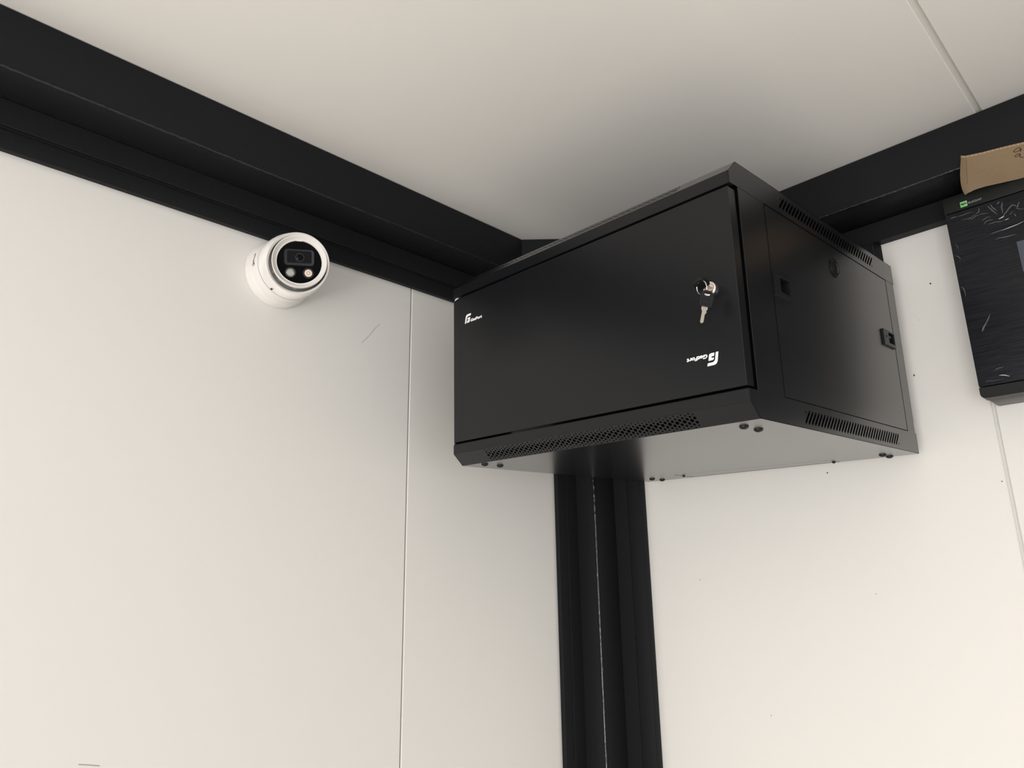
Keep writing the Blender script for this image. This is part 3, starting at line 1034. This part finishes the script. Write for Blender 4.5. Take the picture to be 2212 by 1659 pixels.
def liner(d, th, dt=0.0):
    b = NB()
    NX, NT = 34, 10
    grid = []
    for i in range(NX + 1):
        f = (i / NX) ** 1.7
        col = []
        for j in range(NT + 1):
            q = j / NT
            # left edge x at this height
            tl = TOP[0][1] + (LEFT[-1][1] - TOP[0][1]) * q
            xl = lerp_at([(t_, x_) for x_, t_ in reversed(LEFT)] + [(TOP[0][1], TOP[0][0])], tl)
            x = xl + (XE - xl) * f
            tt = lerp_at(TOP, x) + dt
            if x < BOT[0][0]:
                tb = LEFT[-1][1] + abs(x - LEFT[-1][0]) * 0.55
            else:
                tb = lerp_at(BOT, x) + 0.0003 * math.sin(x * 2100)
            col.append((x, tt + (tb - tt) * q))
        grid.append(col)
    F_ = [[b.verts.new(KP(x, t, d)) for x, t in c] for c in grid]
    B2 = [[b.verts.new(KP(x, t, d - th)) for x, t in c] for c in grid]
    for i in range(NX):
        for j in range(NT):
            b.faces.new((F_[i][j], F_[i + 1][j], F_[i + 1][j + 1], F_[i][j + 1]))
            b.faces.new((B2[i][j + 1], B2[i + 1][j + 1], B2[i + 1][j], B2[i][j]))
        b.faces.new((F_[i][0], B2[i][0], B2[i + 1][0], F_[i + 1][0]))
        b.faces.new((F_[i + 1][NT], B2[i + 1][NT], B2[i][NT], F_[i][NT]))
    for j in range(NT):
        b.faces.new((F_[0][j + 1], B2[0][j + 1], B2[0][j], F_[0][j]))
        b.faces.new((F_[NX][j], B2[NX][j], B2[NX][j + 1], F_[NX][j + 1]))
    return b


obj('front_liner', liner(0.0, 0.0004), 'card', cb, 40)
obj('back_liner', liner(-0.0030, 0.0004, 0.0002), 'card', cb, 40)
# flap of the strip that lies flat on the top rail of the box
b = NB()
box(b, (0.945 - KO.x, 0.0060, 0.0032), (XE - KO.x, 0.0300, 0.0062), 0.0006)
obj('rear_flap', b, 'card', cb)
# flutes between the liners, open along the top edge
b = NB()
N = 900
prev = None
for i in range(N + 1):
    x = TOP[0][0] + 0.0005 + (XE - TOP[0][0] - 0.0005) * i / N
    d = -0.0017 + 0.0012 * math.sin(2 * PI * x / 0.0058)
    t1 = lerp_at(TOP, x) - 0.0001
    cur = [b.verts.new(KP(x, t1, d + 0.0002)), b.verts.new(KP(x, t1 - 0.012, d + 0.0002)), b.verts.new(KP(x, t1 - 0.012, d - 0.0002)), b.verts.new(KP(x, t1, d - 0.0002))]
    if prev:
        for k in range(4):
            b.faces.new((prev[k], prev[(k + 1) % 4], cur[(k + 1) % 4], cur[k]))
    prev = cur
obj('fluting', b, 'card_edge', cb, 60)
for d, dt in ((-0.0001, 0.0001), (-0.0033, 0.0003)):
    b = NB()
    tube(b, [KP(TOP[0][0] + 0.0003 + (XE - TOP[0][0]) * i / 60, lerp_at(TOP, TOP[0][0] + 0.0003 + (XE - TOP[0][0]) * i / 60) + dt, d) for i in range(61)], 0.00032, 6)
    obj('cut_edge', b, 'card_edge', cb, 60)
# crushed fold near the left end
b = NB()
tube(b, [KP(x, t, 0.0001) for x, t in FOLD[:4]], 0.00022, 5)
obj('fold_line', b, 'card_dark', cb)

def ink(pts, r=0.00055):
    b = NB()
    P = []
    q = [pts[0]] + list(pts) + [pts[-1]]
    for i in range(1, len(q) - 2):
        for k in range(6):
            t = k / 6
            p0, p1, p2, p3 = [Vector(a) for a in q[i - 1:i + 3]]
            P.append(0.5 * ((2 * p1) + (p2 - p0) * t + (2 * p0 - 5 * p1 + 4 * p2 - p3) * t * t + (3 * p1 - p0 - 3 * p2 + p3) * t ** 3))
    P.append(Vector(pts[-1]))
    tube(b, [KP(p.x, p.y, 0.0002) for p in P], r, 6, flat=0.35, up=KN)
    return obj('handwriting', b, 'marker', cb, 60)


ink([(1.027, 0.0458), (1.0254, 0.0472), (1.0222, 0.0475), (1.0183, 0.0455), (1.0163, 0.044), (1.0174, 0.0418), (1.0206, 0.0411), (1.0241, 0.0418), (1.0265, 0.0435)])
ink([(1.024, 0.0442), (1.0268, 0.0436), (1.0255, 0.041), (1.0245, 0.0388)])
ink([(1.0231, 0.0354), (1.02, 0.0361), (1.0171, 0.0353), (1.0157, 0.0337), (1.0169, 0.0319), (1.0205, 0.0329), (1.0236, 0.0345), (1.0223, 0.0319), (1.0216, 0.0297), (1.0231, 0.0271), (1.0263, 0.0258)])
